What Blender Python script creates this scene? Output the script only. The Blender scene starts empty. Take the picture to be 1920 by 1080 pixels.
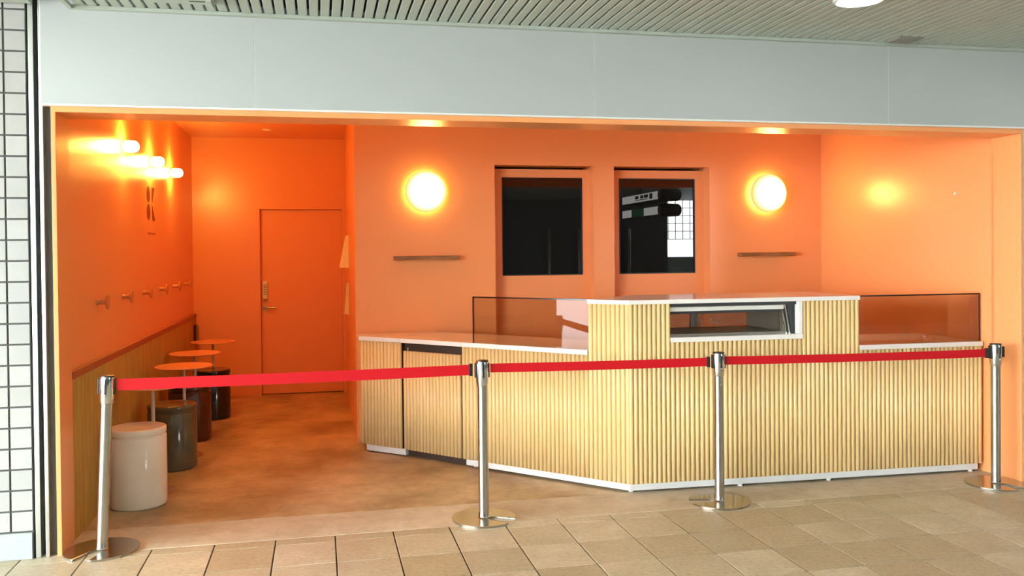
import bpy, bmesh, math, random
from mathutils import Vector, Matrix
random.seed(7)
SC = bpy.context.scene
COL = SC.collection
PI = math.pi

# ------------------------------------------------------------------ camera
CAM_H = 1.58
FPX, PYPX = 1660.0, 494.9
YAW, PITCH, ROLL = 0.21386, 0.011907, 0.009764
cam_d = bpy.data.cameras.new('camera')
cam = bpy.data.objects.new('camera', cam_d)
COL.objects.link(cam)
r = Vector((math.cos(YAW), -math.sin(YAW), 0))
f = Vector((math.sin(YAW) * math.cos(PITCH), math.cos(YAW) * math.cos(PITCH), -math.sin(PITCH)))
d = f.cross(r)
r2 = math.cos(ROLL) * r + math.sin(ROLL) * d
d2 = -math.sin(ROLL) * r + math.cos(ROLL) * d
m = Matrix.Identity(4)
for i in range(3):
    m[i][0], m[i][1], m[i][2] = r2[i], -d2[i], -f[i]
m[0][3], m[1][3], m[2][3] = 0, 0, CAM_H
cam.matrix_world = m
cam_d.sensor_fit = 'HORIZONTAL'
cam_d.sensor_width = 36.0
cam_d.lens = FPX / 1920 * 36.0
cam_d.shift_y = -(540 - PYPX) / 1920
cam_d.clip_start = 0.05
SC.camera = cam

# ------------------------------------------------------------------ sky and exposure
SKY_STRENGTH = 36.0
SKY_COLOR = (0.93, 1.0, 1.0, 1)
w = bpy.data.worlds.new('sky')
SC.world = w
w.use_nodes = True
bg = w.node_tree.nodes['Background']
bg.inputs['Color'].default_value = SKY_COLOR
bg.inputs['Strength'].default_value = SKY_STRENGTH
SC.view_settings.view_transform = 'Standard'
SC.view_settings.look = 'None'
SC.view_settings.exposure = -0.4
SC.view_settings.gamma = 1.0
SC.view_settings.use_curve_mapping = False

HALL_LAMP = 28.0        # radiance of the concourse downlights
GLOBE = 125.0             # round lamps on the counter wall
BULB = 330.0             # three small wall lamps in the seating nook
SPOT = 11.0              # their slots of light on the wall

# ------------------------------------------------------------------ materials
def lin(c):
    c = c / 255.0
    return c / 12.92 if c <= 0.04045 else ((c + 0.055) / 1.055) ** 2.4
def srgb(r, g, b): return (lin(r), lin(g), lin(b), 1)

def mat(name, color, rough=0.5, metal=0.0, spec=0.5, coat=0.0):
    ma = bpy.data.materials.new(name)
    ma.use_nodes = True
    b = ma.node_tree.nodes['Principled BSDF']
    b.inputs['Base Color'].default_value = color if len(color) == 4 else (*color, 1)
    b.inputs['Roughness'].default_value = rough
    b.inputs['Metallic'].default_value = metal
    b.inputs['Specular IOR Level'].default_value = spec
    b.inputs['Coat Weight'].default_value = coat
    return ma

def N(ma, t, **kw):
    n = ma.node_tree.nodes.new(t)
    for k, v in kw.items():
        if k in n.inputs: n.inputs[k].default_value = v
        else: setattr(n, k, v)
    return n
def L(ma, a, b): ma.node_tree.links.new(a, b)

def noise_tone(ma, c1, c2, scale=4.0, stretch=(1, 1, 1), lo=0.35, hi=0.65, detail=4, rnd=0.0, bump=0.0, bscale=60, c3=None):
    """colour wandering between two tones, with optional object-to-object spread and fine relief"""
    b = ma.node_tree.nodes['Principled BSDF']
    tc = N(ma, 'ShaderNodeTexCoord')
    mp = N(ma, 'ShaderNodeMapping')
    mp.inputs['Scale'].default_value = stretch
    L(ma, tc.outputs['Object'], mp.inputs['Vector'])
    oi = N(ma, 'ShaderNodeObjectInfo')
    if rnd:
        mu = N(ma, 'ShaderNodeMath', operation='MULTIPLY'); mu.inputs[1].default_value = 37.0
        L(ma, oi.outputs['Random'], mu.inputs[0])
        ad = N(ma, 'ShaderNodeVectorMath', operation='ADD')
        L(ma, mp.outputs[0], ad.inputs[0]); L(ma, mu.outputs[0], ad.inputs[1])
        vec = ad.outputs[0]
    else: vec = mp.outputs[0]
    nz = N(ma, 'ShaderNodeTexNoise', Scale=scale, Detail=detail, Roughness=0.6)
    L(ma, vec, nz.inputs['Vector'])
    rp = N(ma, 'ShaderNodeValToRGB')
    rp.color_ramp.elements[0].position = lo; rp.color_ramp.elements[0].color = c1
    rp.color_ramp.elements[1].position = hi; rp.color_ramp.elements[1].color = c2
    L(ma, nz.outputs['Fac'], rp.inputs['Fac'])
    out = rp.outputs['Color']
    if rnd:
        mx = N(ma, 'ShaderNodeMix', data_type='RGBA', blend_type='MIX')
        mr = N(ma, 'ShaderNodeMapRange')
        mr.inputs['To Min'].default_value = 0; mr.inputs['To Max'].default_value = rnd
        L(ma, oi.outputs['Random'], mr.inputs['Value'])
        L(ma, mr.outputs[0], mx.inputs[0])
        L(ma, out, mx.inputs[6])
        mx.inputs[7].default_value = c3 if c3 else c1
        out = mx.outputs[2]
    L(ma, out, b.inputs['Base Color'])
    if bump:
        n2 = N(ma, 'ShaderNodeTexNoise', Scale=bscale, Detail=3)
        L(ma, tc.outputs['Object'], n2.inputs['Vector'])
        bp = N(ma, 'ShaderNodeBump', Strength=bump, Distance=0.01)
        L(ma, n2.outputs['Fac'], bp.inputs['Height'])
        L(ma, bp.outputs[0], b.inputs['Normal'])
    return ma

M = {}
M['orange'] = mat('orange paint', (0.87, 0.36, 0.136), 0.28)
M['orange_door'] = mat('orange door paint', (0.86, 0.345, 0.13), 0.42)
M['orange_hook'] = mat('orange lacquer', (0.60, 0.23, 0.085), 0.3)
M['fascia'] = mat('pale grey enamel panel', (0.445, 0.48, 0.48), 0.45)
M['white_trim'] = mat('white aluminium trim', (0.85, 0.85, 0.83), 0.35)
M['slat'] = mat('pale green grey ceiling slat', (0.42, 0.475, 0.425), 0.5)
M['dark'] = mat('dark void', (0.012, 0.012, 0.012), 0.8)
M['black'] = mat('black plastic', (0.012, 0.012, 0.013), 0.35)
M['steel'] = mat('brushed stainless steel', (0.50, 0.475, 0.43), 0.22, 1.0)
M['chrome'] = mat('polished chrome', (0.80, 0.79, 0.77), 0.08, 1.0)
M['rail'] = mat('brushed aluminium rail', (0.72, 0.74, 0.72), 0.3, 1.0)
M['railwhite'] = mat('pale rail with reflected floor', (0.80, 0.78, 0.72), 0.4, 0.3)  # pale cream base stands in for the bright floor mirrored in the chrome
M['case'] = mat('grey tan liner', (0.50, 0.44, 0.35), 0.4)
M['greyrecess'] = mat('grey painted recess', (0.10, 0.115, 0.11), 0.5)
M['white_tile'] = noise_tone(mat('white glazed tile', (0.8, 0.8, 0.78), 0.12), (0.39, 0.39, 0.38, 1), (0.43, 0.43, 0.42, 1), 5, rnd=0.5, c3=(0.36, 0.36, 0.35, 1))
M['grout'] = mat('dark grey grout', (0.085, 0.085, 0.08), 0.9)
M['stonebase'] = mat('grey stone base', (0.36, 0.42, 0.41), 0.5)
M['worktop'] = mat('white solid surface worktop', (0.82, 0.79, 0.75), 0.16)
M['plinth'] = mat('white plinth board', (0.60, 0.60, 0.60), 0.4)
M['belt'] = mat('red webbing', (0.52, 0.004, 0.010), 0.6, 0, 0.25)
M['darkglass_edge'] = mat('dark glass edge', (0.02, 0.005, 0.004), 0.15)
M['ply'] = mat('dark brown gap shade and case', (0.035, 0.017, 0.010), 0.6)  # paints the shade in the gate gaps; also the intercom case
M['steel_grey'] = mat('grey steel', (0.30, 0.28, 0.24), 0.35, 0.3)
M['paper'] = mat('white paper', (0.82, 0.78, 0.74), 0.8)
M['logo'] = mat('dark red vinyl', (0.16, 0.018, 0.012), 0.4)
M['tabletop'] = mat('orange lacquered table top', (0.82, 0.32, 0.14), 0.25)
M['pole'] = mat('pale powder coated steel', (0.62, 0.55, 0.48), 0.4)
M['tablebase'] = mat('brown powder coated steel', (0.30, 0.21, 0.13), 0.45)
M['rail_brown'] = mat('terracotta rail', (0.33, 0.085, 0.030), 0.5)
M['cer_white'] = noise_tone(mat('cream glazed ceramic', (0.8, 0.76, 0.7), 0.16), (0.82, 0.77, 0.66, 1), (0.88, 0.84, 0.74, 1), 6)
M['cer_green'] = noise_tone(mat('green grey glazed ceramic', (0.08, 0.08, 0.05), 0.12), (0.060, 0.060, 0.036, 1), (0.125, 0.12, 0.075, 1), 4)
M['cer_brown'] = noise_tone(mat('dark brown glazed ceramic', (0.05, 0.02, 0.012), 0.15), (0.035, 0.014, 0.009, 1), (0.07, 0.025, 0.014, 1), 5)
M['cer_black'] = mat('black glazed ceramic', (0.010, 0.011, 0.011), 0.1)
M['shelf'] = noise_tone(mat('oak shelf', (0.3, 0.15, 0.06), 0.5), (0.20, 0.085, 0.025, 1), (0.34, 0.16, 0.055, 1), 12, stretch=(0.6, 6, 6))
M['wood'] = noise_tone(mat('pale ash wood', (0.7, 0.5, 0.3), 0.45), (0.75, 0.53, 0.235, 1), (0.82, 0.605, 0.305, 1), 5,
                       stretch=(7, 7, 0.5), rnd=0.5, c3=(0.76, 0.54, 0.245, 1), bump=0.03, bscale=90)
M['reed'] = noise_tone(mat('reeded honey wood', (0.5, 0.3, 0.1), 0.5), (0.42, 0.22, 0.035, 1), (0.55, 0.315, 0.06, 1), 8, stretch=(4, 4, 0.4))
M['concrete'] = noise_tone(mat('stained screed floor', (0.4, 0.33, 0.24), 0.42), (0.33, 0.235, 0.115, 1), (0.60, 0.48, 0.29, 1), 1.7, lo=0.38, hi=0.62, detail=8, bump=0.06)
M['threshold'] = noise_tone(mat('pale concrete threshold', (0.5, 0.45, 0.36), 0.5), (0.46, 0.385, 0.27, 1), (0.60, 0.52, 0.39, 1), 3.0, detail=8, bump=0.06)
M['tile'] = noise_tone(mat('beige stone paver', (0.5, 0.45, 0.36), 0.42), (0.49, 0.42, 0.295, 1), (0.62, 0.545, 0.40, 1), 5, detail=8, rnd=0.8, c3=(0.37, 0.30, 0.18, 1), bump=0.10, bscale=45)
def speckle(ma, scale, amount, dark=0.55):
    b = ma.node_tree.nodes['Principled BSDF']; src = b.inputs['Base Color'].links[0].from_socket
    tc = N(ma, 'ShaderNodeTexCoord'); nz = N(ma, 'ShaderNodeTexNoise', Scale=scale, Detail=6, Roughness=0.75)
    L(ma, tc.outputs['Object'], nz.inputs['Vector'])
    rp = N(ma, 'ShaderNodeValToRGB'); rp.color_ramp.elements[0].position = 0.33; rp.color_ramp.elements[0].color = (dark, dark * 0.93, dark * 0.82, 1)
    rp.color_ramp.elements[1].position = 0.56; rp.color_ramp.elements[1].color = (1, 1, 1, 1)
    L(ma, nz.outputs['Fac'], rp.inputs['Fac'])
    mx = N(ma, 'ShaderNodeMix', data_type='RGBA', blend_type='MULTIPLY'); mx.inputs[0].default_value = amount
    L(ma, src, mx.inputs[6]); L(ma, rp.outputs['Color'], mx.inputs[7]); L(ma, mx.outputs[2], b.inputs['Base Color'])
speckle(M['tile'], 38, 0.6); speckle(M['concrete'], 5.5, 0.55); speckle(M['threshold'], 9, 0.45)
M['joint'] = mat('tile joint', (0.045, 0.036, 0.026), 0.9)
M['hallwall'] = mat('dark grey hall wall', (0.055, 0.06, 0.06), 0.5)
M['asphalt'] = mat('pale paving outside', (0.42, 0.42, 0.42), 0.8)
ma = M['asphalt']; tc = N(ma, 'ShaderNodeTexCoord'); bk = N(ma, 'ShaderNodeTexBrick', offset=0.0)
bk.inputs['Color1'].default_value = (0.44, 0.44, 0.45, 1); bk.inputs['Color2'].default_value = (0.38, 0.38, 0.39, 1); bk.inputs['Mortar'].default_value = (0.2, 0.2, 0.2, 1)
bk.inputs['Scale'].default_value = 1; bk.inputs['Mortar Size'].default_value = 0.02; bk.inputs['Brick Width'].default_value = 0.9; bk.inputs['Row Height'].default_value = 0.9
L(ma, tc.outputs['Object'], bk.inputs['Vector']); L(ma, bk.outputs['Color'], ma.node_tree.nodes['Principled BSDF'].inputs['Base Color'])
M['beige'] = mat('beige grey wall panel', (0.50, 0.46, 0.38), 0.5)
M['benchred'] = mat('dark red bench edge', (0.16, 0.03, 0.02), 0.4)
M['green'] = mat('green sign field', (0.01, 0.16, 0.06), 0.4)
M['signblack'] = mat('black sign body', (0.012, 0.012, 0.013), 0.5)
M['mark'] = mat('dark print', (0.02, 0.02, 0.02), 0.6)

# hall floor beyond the built tiles
ma = mat('beige pavers far', (0.45, 0.39, 0.29), 0.45)
tc = N(ma, 'ShaderNodeTexCoord'); bk = N(ma, 'ShaderNodeTexBrick', offset=0.0)
bk.inputs['Color1'].default_value = (0.45, 0.39, 0.29, 1); bk.inputs['Color2'].default_value = (0.36, 0.30, 0.20, 1)
bk.inputs['Mortar'].default_value = (0.14, 0.12, 0.09, 1)
bk.inputs['Scale'].default_value = 1; bk.inputs['Mortar Size'].default_value = 0.006
bk.inputs['Brick Width'].default_value = 0.3233; bk.inputs['Row Height'].default_value = 0.343
L(ma, tc.outputs['Object'], bk.inputs['Vector']); L(ma, bk.outputs['Color'], ma.node_tree.nodes['Principled BSDF'].inputs['Base Color'])
M['tile_far'] = ma

def emit(name, color, strength):
    ma = bpy.data.materials.new(name); ma.use_nodes = True
    nt = ma.node_tree; nt.nodes.clear()
    o = nt.nodes.new('ShaderNodeOutputMaterial'); e = nt.nodes.new('ShaderNodeEmission')
    e.inputs['Color'].default_value = (*color, 1); e.inputs['Strength'].default_value = strength
    nt.links.new(e.outputs[0], o.inputs[0])
    return ma
M['lens'] = emit('lit diffuser', (1.0, 0.97, 0.90), HALL_LAMP)
M['bulb'] = emit('lit opal bulb', (1.0, 0.50, 0.085), BULB)
M['signface'] = emit('backlit white sign face', (1.0, 0.98, 0.92), 5.0)
# round lamp: hottest at its middle, where the lamp sits behind the opal
ma = emit('lit opal dome', (1, 0.6, 0.25), GLOBE)
e = [n for n in ma.node_tree.nodes if n.type == 'EMISSION'][0]
tc = N(ma, 'ShaderNodeTexCoord'); ln = N(ma, 'ShaderNodeVectorMath', operation='LENGTH')
sp = N(ma, 'ShaderNodeVectorMath', operation='MULTIPLY'); sp.inputs[1].default_value = (1, 0, 1)
L(ma, tc.outputs['Object'], sp.inputs[0]); L(ma, sp.outputs[0], ln.inputs[0])
rp = N(ma, 'ShaderNodeValToRGB')
rp.color_ramp.elements[0].position = 0.03; rp.color_ramp.elements[0].color = (1.0, 0.57, 0.12, 1)
rp.color_ramp.elements[1].position = 0.185; rp.color_ramp.elements[1].color = (0.0085, 0.0034, 0.0005, 1)
x = rp.color_ramp.elements.new(0.105); x.color = (0.26, 0.155, 0.04, 1)
x = rp.color_ramp.elements.new(0.15); x.color = (0.022, 0.0145, 0.0058, 1)
L(ma, ln.outputs[1], rp.inputs['Fac']); L(ma, rp.outputs['Color'], e.inputs['Color'])
M['dome'] = ma
M['halo'] = emit('added glow behind the opal', (1.0, 0.55, 0.12), 42.0)  # added emitter that brightens the wall round each round lamp

def glass(name, tint, ior=1.5, extra=0.0):
    """clear pane: straight-through transmission plus Fresnel reflection"""
    ma = bpy.data.materials.new(name); ma.use_nodes = True
    nt = ma.node_tree; nt.nodes.clear()
    o = nt.nodes.new('ShaderNodeOutputMaterial')
    t = nt.nodes.new('ShaderNodeBsdfTransparent'); t.inputs[0].default_value = (*tint, 1)
    g = nt.nodes.new('ShaderNodeBsdfGlossy'); g.inputs['Roughness'].default_value = 0.0
    fr = nt.nodes.new('ShaderNodeFresnel'); fr.inputs['IOR'].default_value = ior
    mx = nt.nodes.new('ShaderNodeMixShader')
    nt.links.new(fr.outputs[0], mx.inputs[0]); nt.links.new(t.outputs[0], mx.inputs[1]); nt.links.new(g.outputs[0], mx.inputs[2])
    nt.links.new(mx.outputs[0], o.inputs[0])
    return ma
M['glass'] = glass('brown tinted glass', (0.86, 0.82, 0.77), 1.45)
M['clear'] = glass('clear glass', (0.93, 0.94, 0.93), 1.3)
ma = glass('clear pane with tan reflection', (0.93, 0.94, 0.93), 1.4); nt = ma.node_tree       # showcase sliding doors: a tan diffuse share stands in for reflections
df = nt.nodes.new('ShaderNodeBsdfDiffuse'); df.inputs[0].default_value = (0.62, 0.54, 0.44, 1)
m2 = nt.nodes.new('ShaderNodeMixShader'); m2.inputs[0].default_value = 0.30
m1 = [n for n in nt.nodes if n.type == 'MIX_SHADER' and n is not m2 and n.name != m2.name][0]; oo = [n for n in nt.nodes if n.type == 'OUTPUT_MATERIAL'][0]
nt.links.new(m1.outputs[0], m2.inputs[1]); nt.links.new(df.outputs[0], m2.inputs[2]); nt.links.new(m2.outputs[0], oo.inputs[0])
M['tan_reflect'] = ma
M['pane'] = mat('dark window glass', (0.006, 0.007, 0.007), 0.01, 0, 0.65)

# ------------------------------------------------------------------ mesh helpers
def obj(name, bm, material, parent=None, world=True, smooth=False):
    """link a bmesh as one object; world coordinates are turned into the parent's local ones"""
    bmesh.ops.recalc_face_normals(bm, faces=bm.faces)
    me = bpy.data.meshes.new(name)
    if parent is None:
        lo = Vector((min(v.co.x for v in bm.verts), min(v.co.y for v in bm.verts), min(v.co.z for v in bm.verts)))
        hi = Vector((max(v.co.x for v in bm.verts), max(v.co.y for v in bm.verts), max(v.co.z for v in bm.verts)))
        org = Vector(((lo.x + hi.x) / 2, (lo.y + hi.y) / 2, lo.z))
        for v in bm.verts: v.co -= org
    elif world:
        inv = wmat(parent).inverted()
        bm.transform(inv)
    if smooth:
        for fc in bm.faces: fc.smooth = True
    bm.to_mesh(me); bm.free()
    me.materials.append(M[material] if isinstance(material, str) else material)
    o = bpy.data.objects.new(name, me)
    COL.objects.link(o)
    if parent is None: o.location = org
    else: o.parent = parent
    if smooth:
        try: me.set_sharp_from_angle(angle=math.radians(40))
        except Exception: pass
    return o
def wmat(o):
    mm = o.matrix_basis.copy()
    while o.parent: o = o.parent; mm = o.matrix_basis @ mm
    return mm

def box(x0, x1, y0, y1, z0, z1, bev=0.0, bm=None):
    own = bmesh.new()
    vs = [own.verts.new((x, y, z)) for z in (z0, z1) for y in (y0, y1) for x in (x0, x1)]
    for q in ((0, 1, 3, 2), (4, 6, 7, 5), (0, 4, 5, 1), (2, 3, 7, 6), (0, 2, 6, 4), (1, 5, 7, 3)): own.faces.new([vs[i] for i in q])
    if bev: bmesh.ops.bevel(own, geom=own.edges[:], offset=bev, segments=2, affect='EDGES', profile=0.5)
    return merge(bm, own)
def merge(bm, own):
    if bm is None: return own
    me = bpy.data.meshes.new('tmp'); own.to_mesh(me); own.free(); bm.from_mesh(me); bpy.data.meshes.remove(me)
    return bm
def prism(poly, z0, z1, bev=0.0, bm=None):
    own = bmesh.new()
    a = [own.verts.new((x, y, z0)) for x, y in poly]; b = [own.verts.new((x, y, z1)) for x, y in poly]
    n = len(poly)
    own.faces.new(a[::-1]); own.faces.new(b)
    for i in range(n): own.faces.new((a[i], a[(i + 1) % n], b[(i + 1) % n], b[i]))
    if bev: bmesh.ops.bevel(own, geom=own.edges[:], offset=bev, segments=2, affect='EDGES', profile=0.5)
    return merge(bm, own)
def lathe(prof, c=(0, 0, 0), n=32, axis='Z', bm=None):
    """turn (radius, height) pairs round an axis"""
    own = bmesh.new(); rings = []
    for rr, h in prof:
        if rr < 1e-6: rings.append([own.verts.new((0, 0, h))])
        else: rings.append([own.verts.new((rr * math.cos(2 * PI * i / n), rr * math.sin(2 * PI * i / n), h)) for i in range(n)])
    for a, b in zip(rings, rings[1:]):
        for i in range(n):
            j = (i + 1) % n
            if len(a) == 1 and len(b) == 1: continue
            if len(a) == 1: own.faces.new((a[0], b[i], b[j]))
            elif len(b) == 1: own.faces.new((a[i], a[j], b[0]))
            else: own.faces.new((a[i], a[j], b[j], b[i]))
    if len(rings[0]) > 1: own.faces.new(rings[0][::-1])
    if len(rings[-1]) > 1: own.faces.new(rings[-1])
    if axis == 'X': own.transform(Matrix.Rotation(PI / 2, 4, 'Y'))
    if axis == '-Y': own.transform(Matrix.Rotation(PI / 2, 4, 'X'))
    own.transform(Matrix.Translation(c))
    return merge(bm, own)
def tube(pts, rad, n=10, bm=None):
    own = bmesh.new(); rings = []
    pts = [Vector(p) for p in pts]
    for i, p in enumerate(pts):
        t = (pts[min(i + 1, len(pts) - 1)] - pts[max(i - 1, 0)]).normalized()
        up = Vector((0, 0, 1)) if abs(t.z) < 0.9 else Vector((1, 0, 0))
        a = t.cross(up).normalized(); b = a.cross(t)
        rings.append([own.verts.new(p + rad * (math.cos(2 * PI * k / n) * a + math.sin(2 * PI * k / n) * b)) for k in range(n)])
    for a, b in zip(rings, rings[1:]):
        for k in range(n): own.faces.new((a[k], a[(k + 1) % n], b[(k + 1) % n], b[k]))
    own.faces.new(rings[0][::-1]); own.faces.new(rings[-1])
    return merge(bm, own)

def tag(o, label, cat, group=None):
    o['label'] = label; o['category'] = cat
    if group: o['group'] = group
    return o
def thing(name, label, cat, loc, group=None, rotz=0.0):
    o = bpy.data.objects.new(name, None); COL.objects.link(o)
    o.location = loc; o.rotation_euler = (0, 0, rotz); o.empty_display_size = 0.1
    return tag(o, label, cat, group)
def struct(name, bm, material, label=None):
    o = obj(name, bm, material); o['kind'] = 'structure'
    if label: o['label'] = label
    return o
def copy_tree(o, parent=None):
    c = o.copy(); COL.objects.link(c); c.parent = parent
    for ch in o.children: copy_tree(ch, c)
    return c

# ------------------------------------------------------------------ key dimensions (metres)
FY = 5.08               # shop front plane
XL, XR = -1.353, 4.60   # opening between the jambs
YB, YD = 7.50, 10.36    # counter wall, nook end wall
XA = 0.29               # corner of the nook
ZC = 2.905              # ceilings
HB = 5.33               # back of the header lining

# ------------------------------------------------------------------ concourse floor
TX, TY = 0.3233, 0.343
struct('ground_outside', box(-45, 45, -45, 5.0, -0.20, -0.10), 'asphalt', 'pale paving outside the concourse')
fl = struct('floor_concourse', box(-6.8, 14, -6, FY, -0.09, -0.012), 'joint', 'beige stone paved concourse floor')
far = obj('far_paving', box(-6.8, 14, -6, 4.975 - 5 * TY, -0.012, -0.0005), 'tile_far', fl)
far['kind'] = 'stuff'
tile_proto = {}
def paver(x0, y0, y1):
    key = round(y1 - y0, 3)
    if key not in tile_proto:
        g = 0.0035
        b = box(g, TX - g, g, y1 - y0 - g, -0.0125, 0.0, 0.002)
        o = obj('paver', b, 'tile', fl, world=False)
        tile_proto[key] = o
    else:
        o = tile_proto[key].copy(); COL.objects.link(o)
    o.location = Vector((x0, y0, random.uniform(-0.0008, 0.0))) - fl.location
    return o
x_first = 2.007 - TX * 12
for i in range(27):
    xx = x_first + TX * i
    paver(xx, 4.975, FY)
    for k in range(5): paver(xx, 4.975 - TY * (k + 1), 4.975 - TY * k)
for side, xa, xb in (('l', -6.8, x_first), ('r', x_first + 27 * TX, 14)):
    o = obj('far_paving', box(xa, xb, 4.975 - 5 * TY, FY, -0.012, -0.0005), 'tile_far', fl); o['kind'] = 'stuff'

# ------------------------------------------------------------------ shop floor
base = struct('floor_shop', box(-1.6, 4.9, FY, YD + 0.15, -0.09, -0.008), 'joint', 'screed floor of the shop')
obj('threshold_slab', box(XL - 0.1, XR + 0.2, FY + 0.004, 5.508, -0.008, 0.0, 0.002), 'threshold', base)
obj('screed', box(XL - 0.1, XR + 0.2, 5.514, YD + 0.118, -0.008, 0.0, 0.001), 'concrete', base)

# ------------------------------------------------------------------ walls of the shop
WX = -1.376
wl = struct('wall_left', box(WX - 0.12, WX, HB, YD + 0.12, 0, ZC + 0.05), 'orange', 'orange painted wall of the seating nook')
# finely reeded wainscot, one corrugated sheet
bm = bmesh.new(); prev = None
y = HB + 0.002
while y < YD - 0.001:
    for k, dx in ((0, 0.0), (0.0035, 0.0045), (0.0085, 0.006), (0.0135, 0.0045)):
        if y + k > YD: break
        a = bm.verts.new((XL - 0.006 + dx, y + k, 0.0)); b = bm.verts.new((XL - 0.006 + dx, y + k, 0.900))
        if prev: bm.faces.new((prev[0], a, b, prev[1]))
        prev = (a, b)
    y += 0.017
o = obj('wainscot', bm, 'reed', wl); o['kind'] = 'stuff'; o['label'] = 'honey coloured reeded wood wainscot'
obj('wainscot_backing', box(WX, XL - 0.006, HB + 0.002, YD, 0, 0.9), 'reed', wl)
obj('wainscot_rail', box(WX, XL + 0.006, HB + 0.002, YD, 0.9005, 0.945, 0.002), 'rail_brown', wl)
struct('wall_rear', box(WX, -0.664, YD, YD + 0.12, 0, ZC), 'orange', 'orange end wall of the nook')
struct('wall_rear_over_door', box(-0.664, 0.255, YD, YD + 0.12, 2.117, ZC), 'orange')
struct('wall_rear_corner', box(0.255, XA + 0.12, YD, YD + 0.12, 0, ZC), 'orange')
struct('wall_nook', box(XA, XA + 0.12, YB + 0.35, YD, 0, ZC), 'orange', 'orange side wall of the nook')
# counter wall with two deep recesses for the hatch doors
W1, W2, WZ = (1.483, 2.373), (2.563, 3.475), 2.345
for nm, xa, xb, za, zb in (('wall_back', XA, W1[0], 0, ZC), ('wall_back_pier', W1[1], W2[0], 0, ZC), ('wall_back_end', W2[1], XR + 0.12, 0, ZC),
                           ('wall_back_head', W1[0], W1[1], WZ, ZC), ('wall_back_lintel', W2[0], W2[1], WZ, ZC)):
    struct(nm, box(xa, xb, YB, YB + 0.35, za, zb), 'orange', 'orange painted wall behind the counter')
struct('wall_right', box(XR, XR + 0.12, HB + 0.02, YB, 0, ZC + 0.05), 'orange', 'orange side wall at the counter end')
struct('ceiling_shop', box(WX, XR + 0.12, HB, YD + 0.12, ZC, ZC + 0.06), 'orange', 'orange painted shop ceiling')

# lining of the opening: jambs and header
struct('trim_1', box(WX, XL, FY, HB, 0, 2.35, 0.0015), 'orange', 'orange jamb of the shop front beside the tiled wall')
struct('trim_2', box(XR, XR + 0.014, FY, HB, 0, 2.35, 0.0015), 'orange', 'orange jamb of the shop front at the counter end')
struct('trim_3', box(WX, XR + 0.014, FY, HB, 2.35, 2.382, 0.0015), 'orange', 'orange header lining across the shop front')
struct('wall_header', box(WX, XR + 0.014, FY + 0.02, HB, 2.382, 3.2), 'orange', 'header above the shop front')
struct('trim_4', box(XR + 0.02, XR + 0.12, HB - 0.002, HB + 0.02, 0, 2.5), 'dark', 'dark joint behind the jamb')

# fascia of enamel panels
fa = struct('wall_fascia', box(-1.42, 7.6, FY - 0.0145, FY + 0.02, 2.382, 3.2), 'white_trim', 'pale grey fascia over the shop front')
for xa, xb in ((-1.417, -0.338), (-0.338, 1.614), (1.614, 3.592), (3.592, 5.57), (5.57, 7.55)):
    obj('panel', box(xa + 0.0016, xb - 0.0016, FY - 0.016, FY - 0.012, 2.392, 3.19, 0.0006), 'fascia', fa)
obj('bottom_trim', box(-1.42, XR + 0.02, FY - 0.020, FY, 2.380, 2.391, 0.001), 'white_trim', fa)

# door at the end of the nook
dr = struct('door_1', box(-0.655, 0.25, YD + 0.065, YD + 0.105, 0.008, 2.105, 0.002), 'orange_door', 'flush orange door at the end of the nook')
bm = box(-0.664, -0.656, YD, YD + 0.08, 0, 2.117); box(0.251, 0.255, YD, YD + 0.08, 0, 2.117, bm=bm); box(-0.664, 0.255, YD, YD + 0.08, 2.106, 2.117, bm=bm)
obj('door_frame', bm, 'orange_door', dr)
lk = obj('keypad_lock', box(-0.635, -0.582, YD + 0.038, YD + 0.066, 1.09, 1.295, 0.005), 'paper', dr); lk['label'] = 'pale push button door lock'
for a in range(5):
    for b in range(2):
        obj('button', box(-0.624 + b * 0.020, -0.611 + b * 0.020, YD + 0.032, YD + 0.039, 1.135 + a * 0.026, 1.150 + a * 0.026, 0.001), 'steel_grey', lk)
obj('thumb_turn', lathe([(0.0, 0.034), (0.012, 0.034), (0.014, 0.0)], (-0.609, YD + 0.038, 1.075), 12, '-Y'), 'steel_grey', lk)
hd = obj('door_handle', tube([(-0.610, YD + 0.066, 0.985), (-0.610, YD + 0.018, 0.985), (-0.595, YD + 0.012, 0.985), (-0.485, YD + 0.012, 0.987)], 0.010, 10), 'steel', dr, smooth=True)
obj('rose', lathe([(0.024, 0), (0.024, 0.008), (0.0, 0.008)], (-0.610, YD + 0.065, 0.985), 20, '-Y'), 'steel', hd)
struct('wall_behind_door', box(-0.75, 0.35, YD + 0.12, YD + 0.14, -0.0078, 2.3), 'dark')

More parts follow.
